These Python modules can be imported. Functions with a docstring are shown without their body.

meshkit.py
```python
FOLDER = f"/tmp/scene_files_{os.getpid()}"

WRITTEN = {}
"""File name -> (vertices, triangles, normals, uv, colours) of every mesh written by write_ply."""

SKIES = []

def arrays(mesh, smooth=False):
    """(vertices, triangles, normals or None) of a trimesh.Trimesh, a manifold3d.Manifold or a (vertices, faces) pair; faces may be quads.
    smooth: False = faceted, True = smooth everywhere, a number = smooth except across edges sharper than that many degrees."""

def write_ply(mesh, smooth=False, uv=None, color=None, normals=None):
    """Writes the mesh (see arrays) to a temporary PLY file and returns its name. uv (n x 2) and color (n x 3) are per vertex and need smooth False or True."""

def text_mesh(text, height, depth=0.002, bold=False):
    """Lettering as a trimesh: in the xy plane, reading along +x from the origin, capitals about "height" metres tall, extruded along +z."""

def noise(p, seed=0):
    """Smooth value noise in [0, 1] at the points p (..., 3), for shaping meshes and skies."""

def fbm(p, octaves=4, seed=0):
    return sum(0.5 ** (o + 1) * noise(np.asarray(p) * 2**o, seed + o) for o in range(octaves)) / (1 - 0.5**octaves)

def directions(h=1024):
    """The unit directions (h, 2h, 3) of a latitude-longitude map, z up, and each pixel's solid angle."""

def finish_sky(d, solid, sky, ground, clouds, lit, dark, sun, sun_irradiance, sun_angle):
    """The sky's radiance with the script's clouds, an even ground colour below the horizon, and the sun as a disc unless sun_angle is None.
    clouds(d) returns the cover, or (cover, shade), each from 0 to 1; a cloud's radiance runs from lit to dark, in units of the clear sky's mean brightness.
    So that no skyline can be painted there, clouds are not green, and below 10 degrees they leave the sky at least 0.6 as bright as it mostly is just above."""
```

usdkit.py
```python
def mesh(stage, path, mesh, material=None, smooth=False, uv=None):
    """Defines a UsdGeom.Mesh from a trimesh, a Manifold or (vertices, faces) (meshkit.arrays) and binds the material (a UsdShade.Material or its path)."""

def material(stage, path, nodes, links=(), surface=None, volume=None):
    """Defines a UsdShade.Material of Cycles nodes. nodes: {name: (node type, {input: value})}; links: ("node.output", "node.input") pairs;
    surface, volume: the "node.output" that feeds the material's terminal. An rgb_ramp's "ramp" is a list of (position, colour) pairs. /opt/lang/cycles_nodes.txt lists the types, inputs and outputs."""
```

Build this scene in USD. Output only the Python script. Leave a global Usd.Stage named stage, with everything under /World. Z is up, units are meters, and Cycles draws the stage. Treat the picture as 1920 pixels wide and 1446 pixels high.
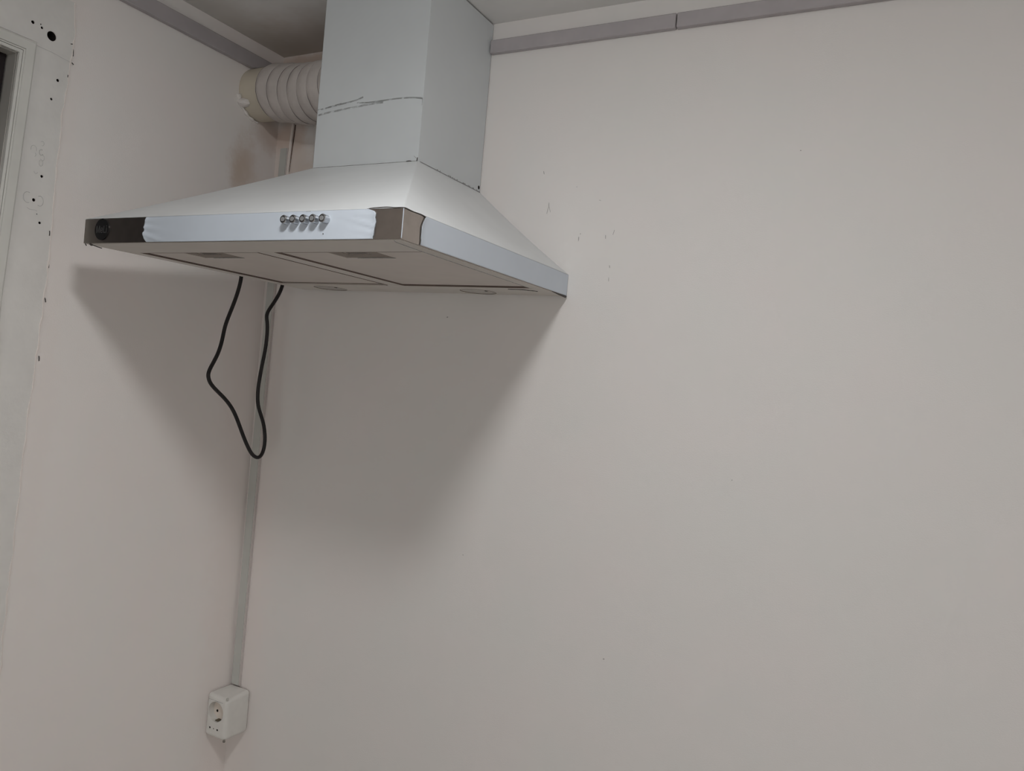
import math, random
import numpy as np
import trimesh
import manifold3d as m3
from shapely.geometry import Polygon, LineString
import usdkit, meshkit
from pxr import Usd, UsdGeom, UsdLux, UsdShade, Gf, Sdf

random.seed(4)
rng = np.random.default_rng(4)
stage = Usd.Stage.CreateInMemory()
UsdGeom.SetStageUpAxis(stage, 'Z')
UsdGeom.SetStageMetersPerUnit(stage, 1.0)
UsdGeom.Xform.Define(stage, '/World')
UsdGeom.Scope.Define(stage, '/World/Looks')

# ---------------------------------------------------------------- camera, light, exposure
CAM = (1.2729, -1.2402, 1.7397)
YAW, PITCH, ROLL = 0.4838, -0.0018, 0.0850
FOCAL_PX = 1467.2
EXPOSURE = 0.0
LAMP = (0.945, -0.93)          # ceiling lamp, upper right of the frame
LAMP_R = 0.085
LAMP_STRENGTH = 86.0
LAMP_COLOR = (1.0, 1.0, 0.995)
CEIL = 2.40

FILL_SKY = (0.485, 0.485, 0.47)      # even daylight added as fill, entering by the added window behind the camera

dome = UsdLux.DomeLight.Define(stage, '/World/fill_sky')
dome.CreateIntensityAttr(1.0)
dome.CreateColorAttr(Gf.Vec3f(*FILL_SKY))

cam = UsdGeom.Camera.Define(stage, '/World/camera')
cy, sy, cp, sp = math.cos(YAW), math.sin(YAW), math.cos(PITCH), math.sin(PITCH)
Rz = np.array([[cy, -sy, 0], [sy, cy, 0], [0, 0, 1]])
Rx = np.array([[1, 0, 0], [0, cp, -sp], [0, sp, cp]])
M = Rz @ Rx
right, fwd, up = M[:, 0], M[:, 1], M[:, 2]
c, s = math.cos(ROLL), math.sin(ROLL)
right, up = c * right + s * up, -s * right + c * up
mat = Gf.Matrix4d(*right, 0, *up, 0, *(-fwd), 0, *CAM, 1)
cam.AddTransformOp().Set(mat)
cam.CreateHorizontalApertureAttr(36.0)
cam.CreateVerticalApertureAttr(36.0 * 1446 / 1920)
cam.CreateFocalLengthAttr(36.0 * FOCAL_PX / 1920)
cam.CreateClippingRangeAttr(Gf.Vec2f(0.02, 100))
cam.CreateExposureAttr(EXPOSURE)

# ---------------------------------------------------------------- helpers
used = {}


def numbered(path):
    n = used.get(path, 0)
    used[path] = n + 1
    return path if n == 0 else f'{path}_{n:03d}'


def keys(prim, label=None, cat=None, group=None, kind=None):
    for k, v in (('label', label), ('category', cat), ('group', group), ('kind', kind)):
        if v:
            prim.SetCustomDataByKey(k, v)
    return prim


def thing(name, label, cat, loc=(0, 0, 0), group=None, kind=None):
    x = UsdGeom.Xform.Define(stage, numbered('/World/' + name))
    x.AddTranslateOp().Set(Gf.Vec3d(*loc))
    p = x.GetPrim()
    ORIGIN[p.GetPath()] = np.array(loc, float)
    return keys(p, label, cat, group, kind)


ORIGIN = {}


def obj(name, mesh, material, parent=None, label=None, cat=None, kind=None, smooth=False, group=None):
    """mesh in world coordinates; placed below its parent's origin."""
    base = parent.GetPath() if parent else Sdf.Path('/World')
    o = ORIGIN.get(base, np.zeros(3))
    v, f = tri(mesh)
    t = trimesh.Trimesh(v - o, f, process=False)
    path = numbered(f'{base}/{name}')
    p = usdkit.mesh(stage, path, t, material, smooth=smooth).GetPrim()
    ORIGIN[p.GetPath()] = o
    return keys(p, label, cat, group, kind)


def tri(mesh):
    v, f, _ = meshkit.arrays(mesh)
    return v, f


def box(x0, x1, y0, y1, z0, z1):
    return m3.Manifold.cube([x1 - x0, y1 - y0, z1 - z0]).translate([x0, y0, z0])


def rbox(x0, x1, y0, y1, z0, z1, r, n=16):
    s_ = m3.Manifold.sphere(r, n)
    return m3.Manifold.batch_hull([s_.translate([x, y, z]) for x in (x0 + r, x1 - r) for y in (y0 + r, y1 - r) for z in (z0 + r, z1 - r)])


def chbox(x0, x1, y0, y1, z0, z1, b):
    """box with chamfered edges"""
    pts = []
    for x, sx in ((x0, 1), (x1, -1)):
        for y, sy_ in ((y0, 1), (y1, -1)):
            for z, sz in ((z0, 1), (z1, -1)):
                pts += [(x + sx * b, y + sy_ * b, z), (x + sx * b, y, z + sz * b), (x, y + sy_ * b, z + sz * b)]
    return m3.Manifold.hull_points(pts)


def hull(pts):
    return m3.Manifold.hull_points([tuple(map(float, p)) for p in pts])


def cyl(a, b, r, n=24, r2=None):
    a, b = np.array(a, float), np.array(b, float)
    d = b - a
    L = np.linalg.norm(d)
    m = m3.Manifold.cylinder(L, r, r if r2 is None else r2, n)
    z = d / L
    x = np.cross([0, 1, 0] if abs(z[1]) < .9 else [1, 0, 0], z)
    x /= np.linalg.norm(x)
    y = np.cross(z, x)
    T = np.column_stack([x, y, z, a])
    return m.transform(T)


def extrude(poly, d, frame, o=0.0):
    """poly in a plane -> solid. frame 'back': (x, z) on the back wall, thickness towards -y; 'left': (y, z) on the left wall, thickness towards +x."""
    parts = []
    for g in getattr(poly, 'geoms', [poly]):
        if g.is_empty:
            continue
        t = trimesh.creation.extrude_polygon(g, d, engine='earcut')
        v = t.vertices.copy()
        if frame == 'back':
            w = np.column_stack([v[:, 0], -o - v[:, 2], v[:, 1]])
        elif frame == 'left':
            w = np.column_stack([o + v[:, 2], v[:, 0], v[:, 1]])
        else:                      # 'down': (x, y) facing the floor
            w = np.column_stack([v[:, 0], v[:, 1], o - v[:, 2]])
        f = t.faces.copy()
        t2 = trimesh.Trimesh(w, f, process=False)
        if t2.volume < 0:
            t2 = trimesh.Trimesh(w, f[:, ::-1], process=False)
        parts.append(t2)
    return trimesh.util.concatenate(parts)


def spline(pts, n=12):
    P = np.array(pts, float)
    from scipy.interpolate import CubicSpline
    d = np.r_[0, np.cumsum(np.linalg.norm(np.diff(P, axis=0), axis=1) ** .5)]
    cs = CubicSpline(d, P)
    return cs(np.linspace(0, d[-1], (len(P) - 1) * n + 1))


def sweep(path, r, sides=12, caps=True):
    P = np.asarray(path, float)
    R = np.broadcast_to(np.asarray(r, float), (len(P),))
    t = np.gradient(P, axis=0)
    t /= np.linalg.norm(t, axis=1, keepdims=True)
    n = np.cross(t[0], [0, 0, 1.0] if abs(t[0][2]) < .9 else [1.0, 0, 0])
    n /= np.linalg.norm(n)
    V, F = [], []
    for i in range(len(P)):
        n = n - t[i] * (n @ t[i])
        n /= np.linalg.norm(n)
        b = np.cross(t[i], n)
        for k in range(sides):
            a = 2 * math.pi * k / sides
            V.append(P[i] + R[i] * (math.cos(a) * n + math.sin(a) * b))
    for i in range(len(P) - 1):
        for k in range(sides):
            a0, a1 = i * sides + k, i * sides + (k + 1) % sides
            F += [(a0, a1, a1 + sides), (a0, a1 + sides, a0 + sides)]
    if caps:
        V += [P[0], P[-1]]
        for k in range(sides):
            F.append((len(V) - 2, (k + 1) % sides, k))
            q = (len(P) - 1) * sides
            F.append((len(V) - 1, q + k, q + (k + 1) % sides))
    m = trimesh.Trimesh(np.array(V), np.array(F), process=False)
    if caps and m.volume < 0:
        m.invert()
    return m


def cat_meshes(ms):
    out = []
    for m in ms:
        v, f = tri(m)
        out.append(trimesh.Trimesh(v, f, process=False))
    return trimesh.util.concatenate(out)


# ---------------------------------------------------------------- materials
LK = '/World/Looks/'


def plain(name, col, rough=.6, metal=0.0, spec=.4, bump=None, bevel=0.0, vary=0.0, vscale=8.0):
    nodes = {'p': ('principled_bsdf', {'base_color': col, 'roughness': rough, 'metallic': metal, 'specular_ior_level': spec})}
    links = []
    if vary or bump:
        nodes['g'] = ('geometry', {})
    if vary:
        nodes['n'] = ('noise_texture', {'scale': vscale, 'detail': 5.0, 'roughness': .6})
        lo = tuple(max(0, x * (1 - vary)) for x in col)
        hi = tuple(min(1, x * (1 + vary)) for x in col)
        nodes['r'] = ('rgb_ramp', {'ramp': [(.3, lo), (.7, hi)]})
        links += [('g.position', 'n.vector'), ('n.fac', 'r.fac'), ('r.color', 'p.base_color')]
    if bevel:
        nodes['bv'] = ('bevel', {'radius': bevel, 'samples': 6})
    if bump:
        nodes['bn'] = ('noise_texture', {'scale': bump[0], 'detail': 4.0, 'roughness': .6})
        nodes['b'] = ('bump', {'strength': bump[1], 'distance': bump[2]})
        links += [('g.position', 'bn.vector'), ('bn.fac', 'b.height'), ('b.normal', 'p.normal')]
        if bevel:
            links.append(('bv.bevel', 'b.normal'))
    elif bevel:
        links.append(('bv.bevel', 'p.normal'))
    return usdkit.material(stage, LK + name, nodes, links, surface='p.BSDF')


def wall_paint(name, base, alt, stains, bump=(420.0, .25, .0006), ragged=1.2):
    """Painted plaster: two paint tones blotted by noise, plus dirt stains (centre, radius xyz, colour, strength)."""
    nodes = {'g': ('geometry', {}),
             'n': ('noise_texture', {'scale': 5.5, 'detail': 6.0, 'roughness': .62}),
             'r': ('rgb_ramp', {'ramp': [(.36, base), (.66, alt)]}),
             'p': ('principled_bsdf', {'roughness': .7, 'specular_ior_level': .25}),
             'bn': ('noise_texture', {'scale': bump[0], 'detail': 3.0, 'roughness': .6}),
             'bn2': ('noise_texture', {'scale': 9.0, 'detail': 3.0}),
             'b2': ('bump', {'strength': .25, 'distance': .006}),
             'b': ('bump', {'strength': bump[1], 'distance': bump[2]}),
             'dn': ('noise_texture', {'scale': 26.0, 'detail': 5.0, 'roughness': .65})}
    links = [('g.position', 'n.vector'), ('n.fac', 'r.fac'), ('g.position', 'bn.vector'), ('bn.fac', 'b.height'), ('g.position', 'bn2.vector'), ('bn2.fac', 'b2.height'),
             ('b2.normal', 'b.normal'), ('b.normal', 'p.normal'), ('g.position', 'dn.vector')]
    last = 'r.color'
    for i, (cen, rad, col, stg) in enumerate(stains):
        # mask = smoothstep(1 - |(p - c)/rad| + noise)
        sc = [1 / x for x in rad]
        nodes[f'm{i}'] = ('mapping', {'mapping_type': 'point', 'location': [-c_ * k for c_, k in zip(cen, sc)], 'scale': sc})
        nodes[f'l{i}'] = ('vector_math', {'math_type': 'length'})
        nodes[f'a{i}'] = ('math', {'math_type': 'multiply_add', 'value2': ragged})
        nodes[f's{i}'] = ('math', {'math_type': 'subtract'})
        nodes[f'k{i}'] = ('map_range', {'range_type': 'smoothstep', 'from_min': -.2, 'from_max': .75, 'to_min': 0.0, 'to_max': stg, 'clamp': True})
        nodes[f'x{i}'] = ('mix', {'mix_type': 'mix', 'color2': col})
        links += [('g.position', f'm{i}.vector'), (f'm{i}.vector', f'l{i}.vector1'), ('dn.fac', f'a{i}.value1'), (f'a{i}.value', f's{i}.value1'), (f'l{i}.value', f's{i}.value2'),
                  (f's{i}.value', f'k{i}.value'), (f'k{i}.result', f'x{i}.fac'), (last, f'x{i}.color1')]
        nodes[f'a{i}'][1]['value3'] = .95 - .5 * ragged
        last = f'x{i}.color'
    links.append((last, 'p.base_color'))
    return usdkit.material(stage, LK + name, nodes, links, surface='p.BSDF')


PINK, GREY = (.805, .766, .750), (.783, .766, .747)
M_left = wall_paint('painted_plaster_left', (.888, .832, .810), (.864, .836, .814), [
    ((0, -.085, 2.135), (.3, .045, .075), (.50, .33, .19), .55),
    ((0, -.02, 2.225), (.3, .055, .045), (.42, .27, .16), .60),
    ((0, -.03, 1.5), (.3, .075, 3.0), (.84, .755, .725), .45),
    ((0, -.465, 1.9), (.3, .035, .9), (.85, .785, .755), .45),
])
M_back = wall_paint('painted_plaster_back', PINK, GREY, [
    ((.03, 0, 2.225), (.06, .3, .045), (.46, .27, .16), .70),
    ((.05, 0, 2.15), (.10, .3, .10), (.62, .47, .36), .45),
    ((.03, 0, 1.5), (.065, .3, 3.0), (.84, .755, .725), .45),
    ((.12, 0, 2.385), (.30, .3, .022), (.60, .44, .34), .65),
    ((.55, 0, 2.12), (.05, .3, .20), (.82, .76, .735), .5),
])
M_ceil = wall_paint('painted_ceiling', (.78, .765, .75), (.75, .74, .725), [
    ((.15, -.03, 2.4), (.34, .16, .3), (.50, .38, .30), .50),
    ((.03, -.10, 2.4), (.10, .35, .3), (.50, .45, .38), .35),
], ragged=.7)
M_wall = wall_paint('painted_plaster_other', PINK, GREY, [])
M_floor = plain('floor_linoleum', (.70, .64, .58), .45, vary=.15, vscale=6)
M_trim = plain('grey_painted_rail', (0.437, 0.407, 0.419), .55, vary=.05, vscale=30, bevel=.001)
M_gap = plain('dark_gap', (.02, .017, .016), .9, spec=.1)
M_hole = plain('hole_shade', (.035, .03, .028), .95, spec=.05)  # dark lining that paints the shade inside the holes
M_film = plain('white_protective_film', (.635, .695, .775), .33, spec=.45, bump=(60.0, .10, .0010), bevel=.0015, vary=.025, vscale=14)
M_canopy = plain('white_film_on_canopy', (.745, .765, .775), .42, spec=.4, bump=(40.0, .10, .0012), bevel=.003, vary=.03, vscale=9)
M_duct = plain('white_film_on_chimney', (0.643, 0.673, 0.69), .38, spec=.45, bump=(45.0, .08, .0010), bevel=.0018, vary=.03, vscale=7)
M_steel = plain('brushed_steel', (.48, .435, .40), .27, metal=1.0, bevel=.0008, vary=.06, vscale=60)
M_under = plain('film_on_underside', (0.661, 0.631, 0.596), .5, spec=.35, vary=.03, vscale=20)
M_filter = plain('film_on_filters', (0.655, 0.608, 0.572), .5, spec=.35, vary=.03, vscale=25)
M_recess = plain('filter_handle_recess', (.27, .23, .20), .5, metal=.2)
M_gap_shade = plain('dark_gap_shade', (.17, .13, .11), .7)  # dark tone for the painted shade in the filter gaps
M_latch = plain('filter_latch', (.12, .10, .085), .5, metal=.3)
M_badge = plain('black_badge', (.012, .012, .013), .3)
M_letter = plain('badge_lettering', (.085, .085, .085), .4)
M_button = usdkit.material(stage, LK + 'chrome_button', {
    'p': ('principled_bsdf', {'base_color': (.56, .57, .585), 'roughness': .22, 'metallic': 1.0})}, [], surface='p.BSDF')
M_cap = plain('button_cap_clear', (.62, .63, .64), .12, metal=.6)
M_seam = plain('seam_dirt_and_shade', (.10, .095, .09), .8)  # dirt and dark nicks, also the painted shade under film edges
def smear(name, c, lo, hi, sc):
    return usdkit.material(stage, LK + name, {'g': ('geometry', {}), 'n': ('noise_texture', {'scale': sc, 'detail': 4.0, 'roughness': .7}), 'k': ('map_range', {'from_min': lo, 'from_max': hi, 'clamp': True}),
                           't': ('transparent_bsdf', {}), 'p': ('principled_bsdf', {'base_color': c, 'roughness': .8}), 'm': ('mix_closure', {})},
                           [('g.position', 'n.vector'), ('n.fac', 'k.value'), ('k.result', 'm.fac'), ('t.BSDF', 'm.closure1'), ('p.BSDF', 'm.closure2')], surface='m.closure')


M_streak = smear('grey_smudge_streak', (.40, .41, .41), .36, .80, 120.0)
M_streak_pale = smear('pale_smudge_streak', (.47, .48, .48), .38, .80, 90.0)
M_smudge = plain('grey_smudge', (.40, .40, .40), .8, vary=.3, vscale=120)
M_pvc = plain('yellowed_pvc', (.60, .545, .45), .45, vary=.04, vscale=20)
M_sleeve = plain('ribbed_white_sleeve', (.57, .525, .50), .6, vary=.07, vscale=45, bump=(160.0, .25, .001))
M_wire = plain('sleeve_wire_grey', (.30, .27, .265), .6)
M_mortar = plain('white_plaster_smear', (.80, .76, .735), .8, vary=.04, vscale=30, bump=(120.0, .4, .001))
M_trunk = plain('grey_cable_trunking', (0.555, 0.56, 0.531), .5, vary=.04, vscale=12, bevel=.001)
M_trunk_side = plain('grey_trunking_side_cover', (0.614, 0.566, 0.549), .6, vary=.05, vscale=30)
M_crack = plain('brown_crack', (.16, .11, .09), .8)
M_caulk = plain('painted_caulk', (0.826, 0.743, 0.702), .7, vary=.03, vscale=40)
M_socket = plain('white_socket_plastic', (.74, .725, .695), .42, vary=.03, vscale=50, bevel=.002)
M_socket_in = plain('cream_socket_insert', (0.802, 0.72, 0.649), .4)
M_brass = plain('tarnished_clip', (.16, .14, .10), .4, metal=.8)
M_screw = plain('screw_grey', (.33, .32, .29), .4, metal=.7)
M_cord = plain('black_rubber', (.016, .014, .015), .42, spec=.35)
M_frame = plain('grey_white_door_paint', (0.696, 0.69, 0.655), .5, vary=.05, vscale=18, bevel=.0015)
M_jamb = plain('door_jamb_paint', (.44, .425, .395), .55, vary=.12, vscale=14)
M_leaf = plain('dark_door_leaf', (.016, .011, .012), .45)
M_handle = plain('dull_metal', (.5, .49, .47), .35, metal=1.0)
M_patch = plain('bare_plaster', (.775, .758, .735), .8, vary=.05, vscale=16, bump=(90.0, .3, .0012))
M_pencil = plain('pencil_grey', (.60, .59, .575), .8)
M_ridge = plain('paint_ridge', (0.826, 0.761, 0.726), .7)
M_speck = plain('wall_speck', (.46, .44, .43), .9)
M_lampbody = plain('white_lamp_body', (.75, .75, .74), .4)
M_lampglow = usdkit.material(stage, LK + 'lamp_glow', {'e': ('emission', {'color': LAMP_COLOR, 'strength': LAMP_STRENGTH})}, [], surface='e.emission')
M_pane = usdkit.material(stage, LK + 'added_window_pane', {'f': ('fresnel', {'IOR': 1.45}), 't': ('transparent_bsdf', {}), 'g': ('glossy_bsdf', {'roughness': 0.0, 'color': (1, 1, 1)}), 'm': ('mix_closure', {})},
                         [('f.fac', 'm.fac'), ('t.BSDF', 'm.closure1'), ('g.BSDF', 'm.closure2')], surface='m.closure')
M_lens = plain('hood_lamp_lens', (.50, .47, .44), .25)

# ---------------------------------------------------------------- setting
RX, FY, T = 2.35, -2.40, .12          # right wall, front wall, thickness


WX0, WX1, WZ0, WZ1 = .75, 2.25, .30, 2.15   # added window opening in the wall behind the camera, for fill light


def lean(z):                          # the old door frame leans a little near its top
    return -.05 * (2.208 - z) if z > 1.80 else -.05 * .408


def door_line(y, z):
    return (y + lean(z), z)


Y0, Y1 = -.5445, -1.270               # door opening at its top
opening = Polygon([door_line(Y0, 2.190), door_line(Y0, 1.80), (Y0 + lean(0), -.01), (Y1 + lean(0), -.01), door_line(Y1, 1.80), door_line(Y1, 2.190)])
hole_spec = [(-.4955, 2.2313, .0074), (-.5262, 2.2399, .0026), (-.5118, 2.2375, .0020), (-.5140, 2.2420, .0012), (-.4802, 2.1662, .0024), (-.4879, 2.1332, .0020),
             (-.4928, 2.0072, .0022), (-.5022, 1.9671, .0026), (-.4900, 1.9332, .0021), (-.4955, 1.9460, .0010)]
from shapely.geometry import Point
wl = Polygon([(FY - T, 0), (T, 0), (T, CEIL), (FY - T, CEIL)]).difference(opening)
slab = extrude(wl, T, 'left', -T)
slab_m = m3.Manifold(m3.Mesh(np.asarray(slab.vertices, np.float32), np.asarray(slab.faces, np.uint32)))
if slab_m.is_empty():
    slab_m = m3.Manifold(m3.Mesh(*(np.asarray(a, t) for a, t in zip((trimesh.Trimesh(slab.vertices, slab.faces, process=True).vertices, trimesh.Trimesh(slab.vertices, slab.faces, process=True).faces), (np.float32, np.uint32)))))
for hy, hz, r in hole_spec:
    slab_m -= cyl((-.03, hy, hz), (.01, hy, hz), r * 1.02, 20)
wall_left = obj('wall_left', slab_m, M_left, label='left wall, pinkish off-white paint with a bare plaster strip by the door frame', cat='wall', kind='structure')
wall_back = obj('wall_back', box(0, RX, 0, T, 0, CEIL), M_back, label='large pale pinkish wall behind the range hood', cat='wall', kind='structure')
obj('wall_right', box(RX, RX + T, FY - T, T, 0, CEIL), M_wall, label='right wall of the room, out of the frame', cat='wall', kind='structure')
obj('wall_front', box(0, RX, FY - T, FY, 0, CEIL) - box(WX0, WX1, FY - 1, FY + 1, WZ0, WZ1), M_wall, label='wall behind the camera, out of the frame', cat='wall', kind='structure')
obj('floor', box(-T, RX + T, FY - T, T, -.1, 0), M_floor, label='brown floor of the room, out of the frame', cat='floor', kind='structure')
obj('ceiling', box(-T, RX + T, FY - T, T, CEIL, CEIL + .1), M_ceil, label='off-white ceiling with a brown stain in the corner above the duct', cat='ceiling', kind='structure')

# plaster patch beside the frame, its paint ridge and marks (parts of the left wall)
edge = [(-.462, 2.300), (-.4599, 2.2625), (-.4598, 2.21), (-.4639, 2.1733), (-.4675, 2.1109), (-.4690, 2.06), (-.4698, 2.0144), (-.4709, 1.8922), (-.4747, 1.7613), (-.4817, 1.6396), (-.4858, 1.4843), (-.4902, 1.3643), (-.4933, 1.219), (-.497, 1.05)]
es = spline(edge, 8)
es = es + np.column_stack([(meshkit.noise(np.column_stack([es[:, 1] * 60, es[:, 1] * 0, es[:, 1] * 0]), 3) - .5) * .004, np.zeros(len(es))])
inner = [(-.5190 + lean(z), z) for z in (1.05, 1.5, 1.8, 2.0, 2.206)] + [(-.5190 + .001, 2.212), (-.75, 2.212), (-.75, 2.300)]
patch = Polygon(list(map(tuple, es)) + inner).buffer(0)
for hy, hz, r in hole_spec:
    patch = patch.difference(Point(hy, hz).buffer(r * 1.05, 6))
obj('plaster_patch', extrude(patch, .0009, 'left', 0), M_patch, wall_left, label='greyish bare plaster strip beside the door frame')
ridge = sweep(np.column_stack([np.full(len(es), .0004), es[:, 0], es[:, 1]]), .0016 + .0007 * np.sin(np.arange(len(es)) * 1.7), 6)
obj('paint_ridge', ridge, M_ridge, wall_left)
# faint horizontal crack line from the frame's corner to the ridge
obj('paint_ridge', sweep(np.array([(.0008, -.519, 2.207), (.0008, -.505, 2.2065), (.0008, -.49, 2.206), (.0008, -.476, 2.204), (.0008, -.462, 2.2025)]), .0005, 6), M_pencil, wall_left, label='thin grey crack line')
for hy, hz, r in hole_spec:
    cup = cyl((-.0299, hy, hz), (-.0006, hy, hz), r * 1.0, 20) - cyl((-.026, hy, hz), (.0, hy, hz), r * .88, 20)
    obj('drilled_hole', cup, M_hole, wall_left)  # dark cup paints the shade down the hole


def pencil(pts, r=.00055, m=None, name='pencil_mark'):
    P = spline([(.0010, y, z) for y, z in pts], 8)
    obj(name, sweep(P, r, 5), m or M_pencil, wall_left)


def ring(cy_, cz_, ry, rz, a0, a1, n=12):
    return [(cy_ + ry * math.cos(a), cz_ + rz * math.sin(a)) for a in np.linspace(math.radians(a0), math.radians(a1), n)]


pencil(ring(-.5120, 1.9690, .0070, .0085, 70, 290))
pencil(ring(-.4930, 1.9675, .0055, .0080, -120, 120))
pencil(ring(-.4970, 2.0445, .0032, .0045, 60, 330), .0007)
pencil(ring(-.4945, 2.0365, .0030, .0045, -150, 80))
pencil(ring(-.4960, 2.0280, .0030, .0050, 120, 420))
pencil(ring(-.5090, 2.0460, .0045, .0060, -20, 200), .0004)
pencil(ring(-.4965, 2.0590, .0028, .0035, -100, 150), .0004)
pencil([(-.5065, 2.035), (-.5050, 2.0385), (-.5065, 2.041)], .0004)
pencil([(-.506, 2.012), (-.503, 2.009), (-.500, 2.012)], .0004)
pencil([(-.512, 1.953), (-.506, 1.951), (-.500, 1.9515), (-.496, 1.9505)], .0004)
# chipped dark nicks along the ridge
for pts in ([(-.4645, 2.232), (-.4615, 2.233)], [(-.4600, 2.228), (-.4590, 2.214)], [(-.4605, 2.203), (-.4570, 2.201)], [(-.4650, 2.181), (-.4648, 2.177)], [(-.4735, 1.924), (-.4730, 1.916)],
            [(-.4705, 1.872), (-.4700, 1.864)], [(-.4720, 1.815), (-.4700, 1.808)], [(-.4735, 1.72), (-.4728, 1.712)]):
    a, b = pts
    pencil([a, ((a[0] + b[0]) / 2 + .0003, (a[1] + b[1]) / 2), b], .0008, M_seam, 'chip_mark')

# small specks and scratches on the back wall
marks = []
for x, z, w, h in [(.6488, 2.118, .0007, .0035), (.6640, 2.060, .0006, .0050), (.6622, 2.0495, .0006, .0060), (.6665, 2.0520, .0004, .0060), (.7265, 1.9995, .0008, .0045), (.7290, 2.0080, .0008, .001), (.7876, 1.9518, .0007, .0025), (.4724, 1.8546, .0017, .0017),
                   (.8366, 1.297, .0018, .0013), (.776, 2.002, .0006, .004), (.790, 2.010, .0005, .005), (.788, 1.930, .0005, .004), (.715, 2.090, .001, .0005), (.76, 2.065, .002, .0004), (1.08, 2.13, .001, .0008), (.83, 1.09, .0008, .0012), (1.02, 1.62, .0008, .0008), (.55, 1.42, .0008, .001)]:
    a = rng.uniform(-.3, .3)
    t = np.linspace(0, 2 * math.pi, 9)[:-1]
    k = 1 + rng.uniform(-.25, .25, 8)
    px, pz = w * np.cos(t) * k, h * np.sin(t) * k
    marks.append(extrude(Polygon(np.column_stack([x + px * math.cos(a) - pz * math.sin(a), z + px * math.sin(a) + pz * math.cos(a)])).buffer(0), .0003, 'back'))
obj('wall_specks', cat_meshes(marks), M_speck, wall_back, kind='stuff', label='small dark specks and scratches scattered on the wall')

# grey rails below the ceiling
ZB, ZT, TD = 2.3415, 2.3655, .011


def rail(mesh_, label):
    n = rail.n = getattr(rail, 'n', 0) + 1
    return obj(f'trim_{n}', mesh_, M_trim, label=label, cat='trim', kind='structure')


rail(chbox(.5222, .8700, -TD, 0, ZB, ZT, .0012), 'grey flat rail under the ceiling between the hood chimney and the rail joint')
rail(chbox(.8716, RX, -TD, 0, ZB, ZT, .0012), 'grey flat rail under the ceiling to the right of the rail joint')
rail(chbox(0, TD, FY, -.002, ZB - .001, ZT + .004, .0012) - cyl((-.1, -.062, 2.2945), (.1, -.0625, 2.2940), .0536, 48), 'grey flat rail under the ceiling on the left wall')

win = thing('window_1', 'wide window added for fill light in the wall behind the camera, out of the frame', 'window', ((WX0 + WX1) / 2, FY, WZ0), kind='structure')  # window added to bring in fill light
xm = (WX0 + WX1) / 2
wf = box(WX0, WX1, FY - .08, FY - .02, WZ0, WZ1) - box(WX0 + .05, xm - .025, FY - 1, FY + 1, WZ0 + .05, WZ1 - .05) - box(xm + .025, WX1 - .05, FY - 1, FY + 1, WZ0 + .05, WZ1 - .05)
obj('added_window_frame', wf, M_frame, win)
for a, b in ((WX0 + .05, xm - .025), (xm + .025, WX1 - .05)):
    obj('added_pane', box(a, b, FY - .053, FY - .049, WZ0 + .05, WZ1 - .05), M_pane, win)
obj('added_window_sill', chbox(WX0 - .04, WX1 + .04, FY - .02, FY + .10, WZ0 - .03, WZ0, .004), M_frame, win)

# door in the left wall
door = thing('door_1', 'dark door in a worn off-white frame at the left edge', 'door', (0, -.96, 0), kind='structure')


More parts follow.
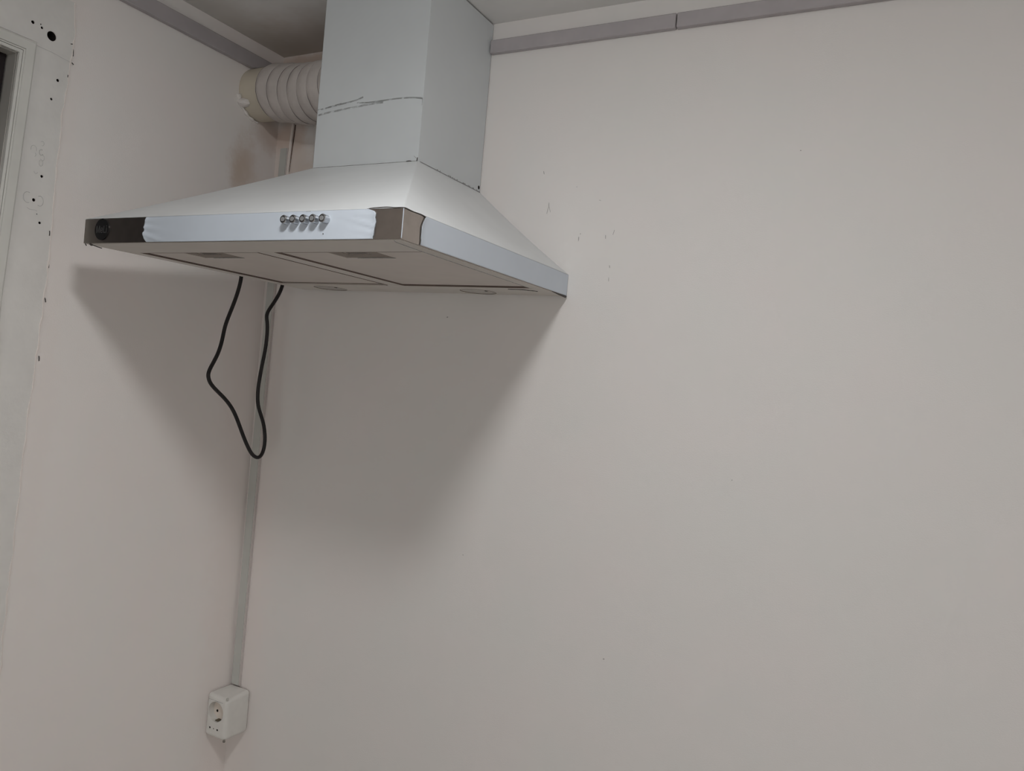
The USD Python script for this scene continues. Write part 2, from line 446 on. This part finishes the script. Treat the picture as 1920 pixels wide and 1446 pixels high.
def frame_poly(a, b, z_top):
    """strip from offset a (outer) to b (inner) around the opening's upper right corner, running down both sides"""
    def path(o):
        return [(-.5206 + o + lean(0), 0), (-.5206 + o + lean(1.8), 1.8), (-.5206 + o, z_top + o)], [(Y1 - .024 - o, z_top + o), (Y1 - .024 - o + lean(1.8), 1.8), (Y1 - .024 - o + lean(0), 0)]
    A, B = path(a), path(b)
    return Polygon(A[0] + A[1] + B[1][::-1] + B[0][::-1]).buffer(0)


obj('casing', cat_meshes([extrude(frame_poly(0, -.0190, 2.209), .0065, 'left', 0), extrude(frame_poly(-.0022, -.0165, 2.209), .0022, 'left', .0065)]), M_frame, door)
obj('casing_edge', extrude(frame_poly(-.0196, -.0245, 2.209), .0060, 'left', 0), M_frame, door, label='bright inner edge of the casing')
obj('casing_shadow_gap', extrude(frame_poly(.0012, -.0002, 2.209), .0004, 'left', .0009), M_pencil, door, label='thin dark joint around the casing')
jam = extrude(frame_poly(-.0242, -.0262, 2.209), T, 'left', -T)
obj('jamb', jam, M_jamb, door)
leaf_poly = Polygon([(Y0 - .0035 + lean(z), z) for z in (.01, 1.8, 2.1845)] + [(Y1 + .004 + lean(z), z) for z in (2.1845, 1.8, .01)])
leaf = obj('door_leaf', extrude(leaf_poly, .03, 'left', -.0520), M_leaf, door, label='dark brown door leaf')
obj('door_handle', cat_meshes([cyl((-.030, -1.23, 1.0), (.012, -1.23, 1.0), .009), rbox(.004, .018, -1.235, -1.115, .991, 1.009, .006)]), M_handle, leaf)

# ---------------------------------------------------------------- range hood
HX0, HX1, HD, HZ, LH, HP = .1131, .7129, .4871, 1.900, .0372, .150
ZL, ZC = HZ + LH, HZ + LH + HP
CX0, CX1, CD = .2976, .5206, .2021
hood = thing('range_hood', 'white film-covered pyramid range hood with tall chimney on the wall', 'range hood', (.4131, 0, HZ))
FX0, FX1, FY0, FY1 = .1440, .6890, -.4105, -.0960
lip = box(HX0, HX1, -HD, 0, HZ, ZL - .0005) - box(FX0, FX1, FY0, FY1, HZ - .01, HZ + .026)
lip -= cyl((.556, -.036, HZ - .01), (.556, -.036, HZ + .0010), .033, 40)
lip -= cyl((.215, -.036, HZ - .01), (.215, -.036, HZ + .0010), .033, 40)
obj('lip', lip, M_steel, hood, label='bare grey steel lip showing at both ends of the front')
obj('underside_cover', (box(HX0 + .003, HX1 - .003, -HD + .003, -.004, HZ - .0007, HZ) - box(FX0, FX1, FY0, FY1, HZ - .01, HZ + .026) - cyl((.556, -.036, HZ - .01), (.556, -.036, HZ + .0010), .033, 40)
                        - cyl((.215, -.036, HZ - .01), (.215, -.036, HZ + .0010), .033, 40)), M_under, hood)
# canopy: slightly hollow flanks, as pressed sheet
N = 14
rings = []
for i in range(N + 1):
    t = i / N
    sag = -.004 * math.sin(math.pi * t)
    x0 = HX0 + (CX0 - HX0) * t + (-sag)
    x1 = HX1 + (CX1 - HX1) * t - (-sag)
    y = -HD + (HD - CD) * t + (-sag)
    z = ZL + HP * t
    rings.append([(x0, 0, z), (x0, y, z), (x1, y, z), (x1, 0, z)])
V = np.array(rings).reshape(-1, 3)
F = []
for i in range(N):
    for k in range(4):
        a, b = i * 4 + k, i * 4 + (k + 1) % 4
        F += [(a, b, b + 4), (a, b + 4, a + 4)]
F += [(0, 2, 1), (0, 3, 2), (N * 4, N * 4 + 1, N * 4 + 2), (N * 4, N * 4 + 2, N * 4 + 3)]
canopy = trimesh.Trimesh(V, np.array(F), process=False)
if canopy.volume < 0:
    canopy.invert()
obj('canopy', canopy, M_canopy, hood, smooth=20)
chim = box(CX0, CX1, -CD, -.0016, ZC - .002, CEIL - .003) - cyl((CX1 - .01, -.0058, 2.0955), (CX1 + .01, -.0058, 2.0955), .0036, 16)
chim -= cyl((CX0 - .01, -.098, 2.274), (CX0 + .02, -.098, 2.274), .0605, 32)
chimney = obj('chimney', chim, M_duct, hood)
obj('chimney_hole', cyl((CX1 - .0098, -.0058, 2.0955), (CX1 - .0006, -.0058, 2.0955), .0035, 14), M_hole, chimney)
obj('seam', cat_meshes([box(CX1 + .0002, CX1 + .0010, -CD + .006, -.002, ZC + .0002, ZC + .0010), box(CX0 + .002, CX1 - .002, -CD - .0006, -CD, ZC, ZC + .0006)]), M_smudge, chimney, label='thin grey seam at the foot of the chimney')


def ribbon(pts, w, m, parent, name='scuff_mark', y=-CD, label=None):
    P = spline(pts, 6)
    L = LineString(P).buffer(w, cap_style=2)
    obj(name, extrude(L, .00025, 'back', -y), m, parent, label=label)


ribbon([(.2985, 2.1890), (.320, 2.1915), (.345, 2.1945), (.372, 2.1975), (.397, 2.2030)], .0013, M_streak, chimney, label='grey pencil-like scuff across the chimney front')
ribbon([(.385, 2.1945), (.42, 2.1925), (.46, 2.1935), (.495, 2.1925), (.5195, 2.1890)], .0012, M_streak, chimney)
ribbon([(.300, 2.1800), (.33, 2.1835), (.37, 2.1865), (.41, 2.1890), (.44, 2.1900)], .0016, M_streak_pale, chimney)
ribbon([(.322, 2.1925), (.35, 2.1965)], .0006, M_streak, chimney)
ribbon([(.5194, 2.1885), (.5198, 2.183), (.5196, 2.178)], .0006, M_streak, chimney)
# torn film at the foot of the chimney's front corner
ribbon([(.4985, 2.0875), (.5035, 2.0880), (.5085, 2.0872)], .0007, M_seam, chimney, 'film_tear', -CD - .0006)
ribbon([(.5190, 2.0830), (.5198, 2.0880), (.5202, 2.0925)], .0009, M_seam, chimney, 'film_tear', -CD - .0012)
ribbon([(.5120, 2.0960), (.5165, 2.0925)], .0004, M_smudge, chimney, 'film_tear')
ticks = [box(CX1 + .001, CX1 + .0016, y, y + .0022, ZC + .0008, ZC + .0024) for y in rng.uniform(-.15, -.012, 16)]
obj('film_tear', cat_meshes(ticks), M_smudge, chimney, kind='stuff')


# protective film on the front and right side of the lip, with ragged ends
def film(front, e0, e1, nz=14, nu=150, lift=.0006, name='protective_film'):
    """e0, e1: ragged end position at z fraction v (0..1)"""
    Vf, Vb = [], []
    for j in range(nz + 1):
        v = j / nz
        a, b = e0(v), e1(v)
        for i in range(nu + 1):
            s_ = (i / nu)
            u = a + (b - a) * s_
            z = HZ + .0003 + (LH - .0006) * v
            d = film.disp(front, u, v, u - a, b - u)
            if j in (0, nz):
                d *= .15
            o = lift + d
            Vf.append((u, -HD - o, z) if front else (HX1 + o, u, z))
            Vb.append((u, -HD - .0001, z) if front else (HX1 + .0001, u, z))
    n = (nz + 1) * (nu + 1)
    Vt = np.array(Vf + Vb)
    Ft = []
    w = nu + 1
    for j in range(nz):
        for i in range(nu):
            a = j * w + i
            q = (a, a + 1, a + w + 1, a + w)
            Ft += [(q[0], q[1], q[2]), (q[0], q[2], q[3]), (n + q[2], n + q[1], n + q[0]), (n + q[3], n + q[2], n + q[0])]
    rim = [i for i in range(w)] + [j * w + nu for j in range(1, nz + 1)] + [nz * w + i for i in range(nu - 1, -1, -1)] + [j * w for j in range(nz - 1, 0, -1)]
    for a, b in zip(rim, rim[1:] + rim[:1]):
        Ft += [(b, a, n + a), (b, n + a, n + b)]
    m = trimesh.Trimesh(Vt, np.array(Ft), process=False)
    if m.volume < 0:
        m.invert()
    return m


def disp(front, u, v, da, db):
    d = 0.0
    if front:
        # crumples at the torn left end: three creases running in from the edge
        for vc, amp, slope, lng in ((.86, .0016, -1.0, .014), (.58, .0022, -4.0, .020), (.33, .0024, -9.0, .022), (.15, .0012, 4.0, .015)):
            w = (v - (vc + slope * da)) / .075
            d += amp * math.exp(-w * w) * math.exp(-da / lng)
        d += .0012 * math.exp(-da / .004)
        for vc, amp, slope, lng in ((.80, .0012, 1.5, .016), (.62, .0007, 3.0, .010), (.42, .0010, 7.0, .022), (.2, .0006, 4.0, .02)):
            w = (v - (vc + slope * db)) / .05
            d += amp * math.exp(-w * w) * math.exp(-db / lng)
        d += .0010 * math.exp(-db / .003)
    else:
        d += .0008 * math.exp(-da / .003)
    return d


film.disp = disp
rag = lambda v, seed, amp: amp * (float(meshkit.noise(np.array([v * 7.0, seed, 0.0]), seed)) - .5) + amp * .5 * (float(meshkit.noise(np.array([v * 19.0, seed, 3.0]), seed)) - .5)
front_left = lambda v: float(np.interp(v, [0, .18, .28, .5, .72, .88, 1], [.2585, .2545, .2535, .2548, .2530, .2560, .2548])) + rag(v, 5, .0016)
front_right = lambda v: float(np.interp(v, [0, .2, .6, .84, .92, 1], [.6700, .6722, .6730, .6728, .6712, .6620])) + rag(v, 9, .0016)
side_left = lambda v: float(np.interp(v, [0, .3, .6, .85, 1], [-.4475, -.4488, -.4478, -.4445, -.4410])) + rag(v, 13, .0015)
obj('protective_film', film(True, front_left, front_right), M_film, hood, label='white protective film along the hood front with torn ends', smooth=35)
obj('protective_film', film(False, side_left, lambda v: -.001), M_film, hood, label='white protective film on the right side of the lip', smooth=35)
# dark lines paint the shade under the torn, lifted film around the bare corner
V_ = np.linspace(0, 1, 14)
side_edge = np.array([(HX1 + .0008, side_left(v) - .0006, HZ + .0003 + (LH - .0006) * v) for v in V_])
obj('film_edge_shade', sweep(side_edge, .00045, 5), M_seam, hood, label='dark line painted as the shade under the torn film edge')
fe = np.array([(front_right(v) + .0006, -HD - .0008, HZ + .0003 + (LH - .0006) * v) for v in np.linspace(.05, .86, 12)])
obj('film_edge_shade', sweep(fe, .00035, 5), M_seam, hood)
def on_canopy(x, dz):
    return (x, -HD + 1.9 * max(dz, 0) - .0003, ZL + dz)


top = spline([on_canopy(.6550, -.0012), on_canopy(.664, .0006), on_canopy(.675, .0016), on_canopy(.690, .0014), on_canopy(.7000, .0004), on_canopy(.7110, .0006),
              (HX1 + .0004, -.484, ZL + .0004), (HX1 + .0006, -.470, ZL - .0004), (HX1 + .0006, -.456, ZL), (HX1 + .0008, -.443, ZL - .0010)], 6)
obj('film_edge_shade', sweep(top, np.interp(np.linspace(0, 1, len(top)), [0, .1, .3, .55, 1], [.0003, .0009, .0011, .0005, .0006]), 5), M_seam, hood)  # shade under the lifted film, drawn as a dark line
# bottom corner tears
for tear in ([sweep(spline([(.127, -.487, 1.8995), (.131, -.480, 1.897), (.139, -.474, 1.8945)], 6), .0007, 5), sweep(spline([(.127, -.487, 1.8995), (.1275, -.484, 1.8975), (.128, -.482, 1.8985)], 4), .0011, 5),
                             sweep(spline([(.117, -.487, 1.8995), (.1172, -.486, 1.898), (.1175, -.485, 1.8965)], 4), .0009, 5)]):
    obj('film_tear', tear, M_seam, hood)
obj('film_tear', sweep(np.array([(.7129, -.060, 1.8995), (.7125, -.030, 1.8985), (.7130, -.004, 1.8982)]), [.0004, .0012, .0020], 6), M_seam, hood, label='dark gap at the rear right bottom corner')
obj('speck', cyl((.5925, -HD - .0007, 1.9075), (.5925, -HD - .0012, 1.9075), .0008, 8), M_seam, hood)
obj('speck', box(.561, .569, -HD - .0009, -HD - .0006, ZL - .0010, ZL - .0006), M_smudge, hood)

# filters and the bar between them
BAR0, BAR1 = .4005, .4330
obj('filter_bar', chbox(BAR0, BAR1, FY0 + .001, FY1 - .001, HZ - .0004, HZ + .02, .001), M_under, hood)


def filt(x0, x1, hx0, hx1):
    pan = chbox(x0, x1, FY0 + .0032, FY1 - .0035, HZ + .0012, HZ + .014, .0012)
    hy0, hy1 = -.3985, -.3560
    pan -= box(hx0, hx1, hy0, hy1, HZ - .01, HZ + .0024)
    sx0, sx1, sy0, sy1 = hx0 + .021, hx1 - .024, hy0 + .005, hy0 + .021
    pan -= box(sx0, sx1, sy0, sy1, HZ - .01, HZ + .009)
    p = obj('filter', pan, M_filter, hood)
    rec = box(hx0, hx1, hy0, hy1, HZ + .0020, HZ + .0026) - box(sx0, sx1, sy0, sy1, HZ - .01, HZ + .01)
    obj('filter_handle', rec, M_recess, p, label='dark recessed grip of the filter')
    obj('filter_latch', box(sx0 - .0005, sx1 + .0005, sy0 - .0005, sy1 + .0005, HZ + .0035, HZ + .0042), M_latch, p, label='darker slot in the grip')
    obj('filter_seam', box(hx0 + .020, hx1 + .0010, hy1 - .0008, hy1 + .0004, HZ + .0006, HZ + .0013), M_smudge, p)
    return p


def gap_shade(x0, x1, y0, y1, m=None, label=None):
    obj('gap_shade', box(x0, x1, y0, y1, HZ - .0009, HZ + .004), m or M_gap_shade, hood, label=label)  # dark strips paint the shade in the gaps around the filters


gap_shade(BAR0 - .0016, BAR0 - .0002, FY0, FY1, label='thin dark line along the bar between the filters')
gap_shade(BAR1 + .0008, BAR1 + .0022, FY0, FY1)
gap_shade(FX0, BAR0 - .0016, FY1 + .0006, FY1 + .0032)
gap_shade(BAR1 + .0026, FX1, FY1 - .0006, FY1 + .0030)
gap_shade(FX0, BAR0 - .0016, FY0 - .0006, FY0 + .0018, M_recess)
gap_shade(BAR1 + .0026, FX1, FY0 - .0006, FY0 + .0018, M_recess)
gap_shade(FX0 - .0010, FX0 + .0008, FY0, FY1)
filt(FX0 + .0035, BAR0 - .0022, .2290, .3160)
filt(BAR1 + .0022, FX1 - .0035, .5220, .6080)
obj('recess_back', box(FX0, FX1, FY0, FY1, HZ + .0255, HZ + .0262), M_gap, hood, label='dark inside of the hood behind the filters')
for x, lab in ((.556, None), (.215, None)):
    ln = obj('lamp_lens', cyl((x, -.036, HZ - .0002), (x, -.036, HZ + .0009), .0320, 40), M_lens, hood)
    obj('lamp_rim', (cyl((x, -.036, HZ - .0010), (x, -.036, HZ + .0005), .0331, 40) - cyl((x, -.036, HZ - .01), (x, -.036, HZ + .01), .0321, 40)), M_recess, hood)
    obj('lamp_screw', cyl((x + .022, -.046, HZ - .0012), (x + .022, -.046, HZ + .0004), .0026, 12), M_seam, ln)
obj('film_tear', cat_meshes([sweep(np.array([(.640, -.080, HZ - .0008), (.668, -.078, HZ - .0012), (.686, -.060, HZ - .0010)]), .0008, 5)]), M_seam, hood)
# film corner line at the front right of the underside
obj('film_tear', sweep(spline([(.7000, -.4835, HZ - .0010), (.6945, -.470, HZ - .0010), (.6940, -.462, HZ - .0010), (.6925, -.43, HZ - .0010), (.6905, -.3, HZ - .0010), (.6890, -.09, HZ - .0010)], 6), .0005, 5), M_smudge, hood)

obj('corner_highlight', box(HX1 - .0005, HX1 + .0005, -HD - .0004, -HD + .0004, HZ + .001, ZL - .001), M_film, hood, label='bright thin strip painted as the edge highlight along the bare corner')  # highlight of the steel edge, put in as a light-coloured strip

# push buttons
for i, x in enumerate((.5314, .5473, .5640, .5800, .5962)):
    z = 1.9254
    b = obj('push_button', cyl((x, -HD + .001, z), (x, -HD - .0090, z), .0056, 28) + cyl((x, -HD - .0090, z), (x, -HD - .0102, z), .0056, 28, .0046), M_button, hood, smooth=40)
    obj('button_cap', cyl((x, -HD - .0101, z), (x, -HD - .0106, z), .0030, 20), M_cap, b)

# badge
bc = (.1557, 1.9206)
badge = obj('badge', cyl((bc[0], -HD + .0002, bc[1]), (bc[0], -HD - .0012, bc[1]), .0162, 48), M_badge, hood, label='round black badge on the bare lip end')
t = meshkit.text_mesh('MeLi', .0108, .0003)
w_ = t.bounds[1][0] - t.bounds[0][0]
v = t.vertices * [.0245 / w_, 1, 1]
v = v - [(v[:, 0].max() + v[:, 0].min()) / 2, .0054, 0]
obj('badge_lettering', trimesh.Trimesh(np.column_stack([bc[0] + v[:, 0], -HD - .00125 - v[:, 2], bc[1] + v[:, 1]]), t.faces, process=False), M_letter, badge)

# ---------------------------------------------------------------- vent duct
duct = thing('vent_duct', 'short round vent duct from the left wall to the chimney', 'duct', (0, -.062, 2.294))
obj('pipe_stub', cyl((.0005, -.062, 2.2945), (.075, -.0625, 2.2940), .0528, 64) - cyl((-.01, -.062, 2.2945), (.08, -.0625, 2.2940), .0500, 64), M_pvc, duct, label='yellowed plastic pipe stub', smooth=40)
ax = spline([(.052, -.0622, 2.2935), (.10, -.065, 2.289), (.16, -.072, 2.279), (.23, -.088, 2.274), (.296, -.098, 2.274)], 60)
L = np.r_[0, np.cumsum(np.linalg.norm(np.diff(ax, axis=0), axis=1))]
P_ = .0335
ph = (L / P_) % 1
rad = .0550 + .0010 * np.clip(L / .1, 0, 1) + .0034 * np.sin(np.pi * ph) ** .6 - .0010 + .0008 * (meshkit.noise(np.column_stack([L * 90, L * 0, L * 0]), 2) - .5)
sl = sweep(ax, rad, 64, caps=False)
v = np.array(sl.vertices)
nn = meshkit.fbm(v * 55, 3, 7) - .5
cc = np.repeat(ax, 64, axis=0)
dirv = v - cc
v = cc + dirv * (1 + .035 * nn[:, None])
obj('flexible_sleeve', trimesh.Trimesh(v, sl.faces, process=False), M_sleeve, duct, label='ribbed white flexible sleeve', smooth=50)
for k in range(int(L[-1] / P_) + 1):
    i = int(np.argmin(abs(L - k * P_)))
    i = min(max(i, 1), len(ax) - 2)
    tg = ax[i + 1] - ax[i - 1]
    tg /= np.linalg.norm(tg)
    n1 = np.cross(tg, [0, 0, 1]); n1 /= np.linalg.norm(n1)
    n2 = np.cross(tg, n1)
    a = np.linspace(0, 2 * math.pi, 65)
    rr = (rad[i] + .0004) * (1 + .012 * np.sin(3 * a + k))
    loop = ax[i] + rr[:, None] * (np.cos(a)[:, None] * n1 + np.sin(a)[:, None] * n2)
    obj('sleeve_wire', sweep(loop, .00055, 6, caps=False), M_wire, duct, label='thin wire ring of the sleeve' if k == 0 else None)
blob = trimesh.creation.icosphere(3)
v = blob.vertices * (1 + .35 * (meshkit.fbm(blob.vertices * 2.2, 3, 5) - .5))[:, None]
obj('plaster_smear', trimesh.Trimesh(v * [.015, .012, .0085] + [.008, -.1050, 2.2640], blob.faces, process=False), M_mortar, duct, label='white plaster blob at the pipe foot', smooth=True)
an = np.linspace(math.radians(196), math.radians(272), 30)
col = np.array([(.0015, -.062 + .0555 * math.cos(a), 2.2945 + .0555 * math.sin(a)) for a in an])
obj('plaster_collar', sweep(col, .0022 + .0022 * np.linspace(1, 0, 30) + .0010 * np.sin(np.arange(30) * .9), 8), M_mortar, duct, smooth=True)

# ---------------------------------------------------------------- cable trunking in the corner
trunk = thing('cable_trunking', 'narrow grey cable trunking running up the room corner', 'cable trunking', (.012, -.005, 1.045))


def prism(xs, y0, y1):
    """vertical strip: xs = list of (z, x0, x1)"""
    parts = []
    for (za, a0, a1), (zb, b0, b1) in zip(xs, xs[1:]):
        parts.append(hull([(a0, y0, za), (a1, y0, za), (a0, y1, za), (a1, y1, za), (b0, y0, zb), (b1, y0, zb), (b0, y1, zb), (b1, y1, zb)]))
    return sum(parts[1:], parts[0])


TX = [(1.0475, .0066, .0266), (1.47, .0090, .0290), (1.90, .0135, .0325), (2.20, .0188, .0358)]
obj('trunking_front', prism(TX, -.0066, -.0004), M_trunk, trunk)
obj('trunking_side', prism([(z, b + .0001, b + .0030) for z, a, b in TX], -.0056, -.0004), M_trunk_side, trunk, label='pinkish grey side of the trunking')
obj('caulk_bead', sweep(np.array([(.0385, -.0018, 2.10), (.0405, -.0018, 2.17), (.0420, -.0018, 2.21), (.0450, -.0018, 2.262)]), .0034, 8), M_caulk, trunk, label='light painted bead beside the trunking top')
obj('dark_crack', sweep(np.array([(.0315, -.0010, 1.56), (.0332, -.0010, 1.75), (.0349, -.0010, 1.905)]), .0004, 5), M_crack, trunk, label='thin dark line along the trunking')
obj('dark_crack', sweep(np.array([(.0440, -.0018, 2.150), (.0470, -.0016, 2.20), (.0505, -.0012, 2.250)]), [.0004, .0009, .0012], 6), M_crack, trunk, label='dark crack beside the painted bead')

# ---------------------------------------------------------------- wall socket
sock = thing('wall_socket', 'white surface-mounted wall socket low in the room corner', 'socket', (.029, 0, .955))
SX, SY, S0, S1 = .0585, -.0635, .9555, 1.0450
r = .008
prof = []
base = m3.Manifold.batch_hull([m3.Manifold.sphere(r, 24).translate([x, y, z]) for x, y, z in [(SX - r, SY + r, S0 + r), (SX - r, SY + r, S1 - r - .004), (SX - r + .001, -r, S0 + r + .001), (SX - r + .001, -r, S1 - r), (.0082, SY + r, S0 + r), (.0082, SY + r, S1 - r), (.0082, -r, S0 + r), (.0082, -r, S1 - r)]])
base -= box(-.05, .1, -.0003, .05, .9, 1.2)
oc = (.0283, 1.0100)
base -= cyl((oc[0], SY - .01, oc[1]), (oc[0], SY + .016, oc[1]), .0208, 48)
for x in (.0150, .0258, .0366):
    base -= cyl((x, SY - .01, .9746), (x, SY + .006, .9746), .0022 if x != .0258 else .0013, 12)
# screw notches at the rounded ridge, top and bottom
base -= cyl((SX - .004, SY + .004, S1 - .006), (SX + .006, SY - .006, S1 + .006), .0042, 20)
base -= cyl((SX - .004, SY + .004, S0 + .003), (SX + .003, SY - .003, S0 - .006), .0036, 20)
body = obj('housing', base, M_socket, sock, smooth=35)
obj('cover_seam', box(.006, SX - .012, SY - .0002, SY + .0004, S1 - .0125, S1 - .0118), M_smudge, sock, label='thin seam above the socket opening')
ins = obj('socket_insert', cyl((oc[0], SY + .0135, oc[1]), (oc[0], SY + .0158, oc[1]), .0206, 48), M_socket_in, sock, label='cream round insert')
for dx in (-.0095, .0095):
    obj('pin_hole', cyl((oc[0] + dx, SY + .0131, oc[1] + (.004 if dx > 0 else -.004)), (oc[0] + dx, SY + .0140, oc[1] + (.004 if dx > 0 else -.004)), .0027, 16), M_hole, ins)
for sg in (1, -1):
    obj('earth_clip', box(oc[0] - .004, oc[0] + .004, SY + .004, SY + .0140, oc[1] + sg * .0193 - .0008, oc[1] + sg * .0193 + .0008), M_brass, ins)
for x in (.0150, .0258, .0366):
    obj('test_hole', cyl((x, SY + .0003, .9746), (x, SY + .0055, .9746), (.0021 if x != .0258 else .0012), 12), M_hole, sock)  # dark plugs paint the shade inside the small holes
d = np.array([1, -1, 0]) / math.sqrt(2)
for zc, up_ in ((S1 - .0015, .5), (S0 + .0005, -.5)):
    c0 = np.array([SX - .0022, SY + .0022, zc])
    dd = d + [0, 0, up_]
    dd /= np.linalg.norm(dd)
    obj('screw', cyl(c0 - dd * .002, c0 + dd * .0009, .0028, 16), M_screw, sock)

# ---------------------------------------------------------------- power cord
XC = .0985
cord_pts = [(.262, -.175, 2.068), (.185, -.172, 2.004), (.135, -.166, 1.965), (.1045, -.162, 1.930), (.0990, -.1585, 1.9000), (XC, -.1700, 1.8500), (XC - .002, -.1835, 1.8080), (XC - .002, -.1880, 1.7850), (XC, -.1985, 1.7500), (XC, -.2145, 1.7180), (XC, -.2160, 1.7060), (XC, -.2080, 1.6920), (XC, -.1750, 1.6670),
            (XC, -.1470, 1.6390), (XC, -.1220, 1.5980), (XC, -.1010, 1.5660), (XC, -.0880, 1.5530), (XC, -.0740, 1.5490), (XC, -.0640, 1.5590), (XC, -.0610, 1.5850), (XC, -.0700, 1.6200), (XC, -.0860, 1.6520),
            (XC, -.0905, 1.6760), (XC, -.0900, 1.7000), (XC, -.0840, 1.7450), (XC, -.0800, 1.7750), (XC, -.0810, 1.8180), (XC, -.0840, 1.8370), (XC, -.0690, 1.8620), (.0990, -.0500, 1.8985), (.1040, -.0480, 1.930), (.135, -.050, 1.965), (.185, -.056, 2.004), (.240, -.062, 2.047)]
cord = thing('power_cord', 'black power cord hanging in a loop below the hood near the corner', 'cord', (XC, -.12, 1.55))
obj('cable', sweep(spline(cord_pts, 8), .0036, 14), M_cord, cord, smooth=True)

# ---------------------------------------------------------------- ceiling lamp (above the frame)
lamp = thing('ceiling_lamp', 'round white ceiling lamp, lit, above the frame', 'lamp', (LAMP[0], LAMP[1], CEIL))
obj('lamp_body', cyl((*LAMP, CEIL - .014), (*LAMP, CEIL), LAMP_R + .006, 48, LAMP_R + .012), M_lampbody, lamp)
obj('diffuser', m3.Manifold.sphere(1.0, 64).scale([LAMP_R, LAMP_R, .020]).translate([*LAMP, CEIL - .0125]) ^ box(LAMP[0] - 1, LAMP[0] + 1, LAMP[1] - 1, LAMP[1] + 1, CEIL - .2, CEIL - .0125), M_lampglow, lamp, smooth=40)
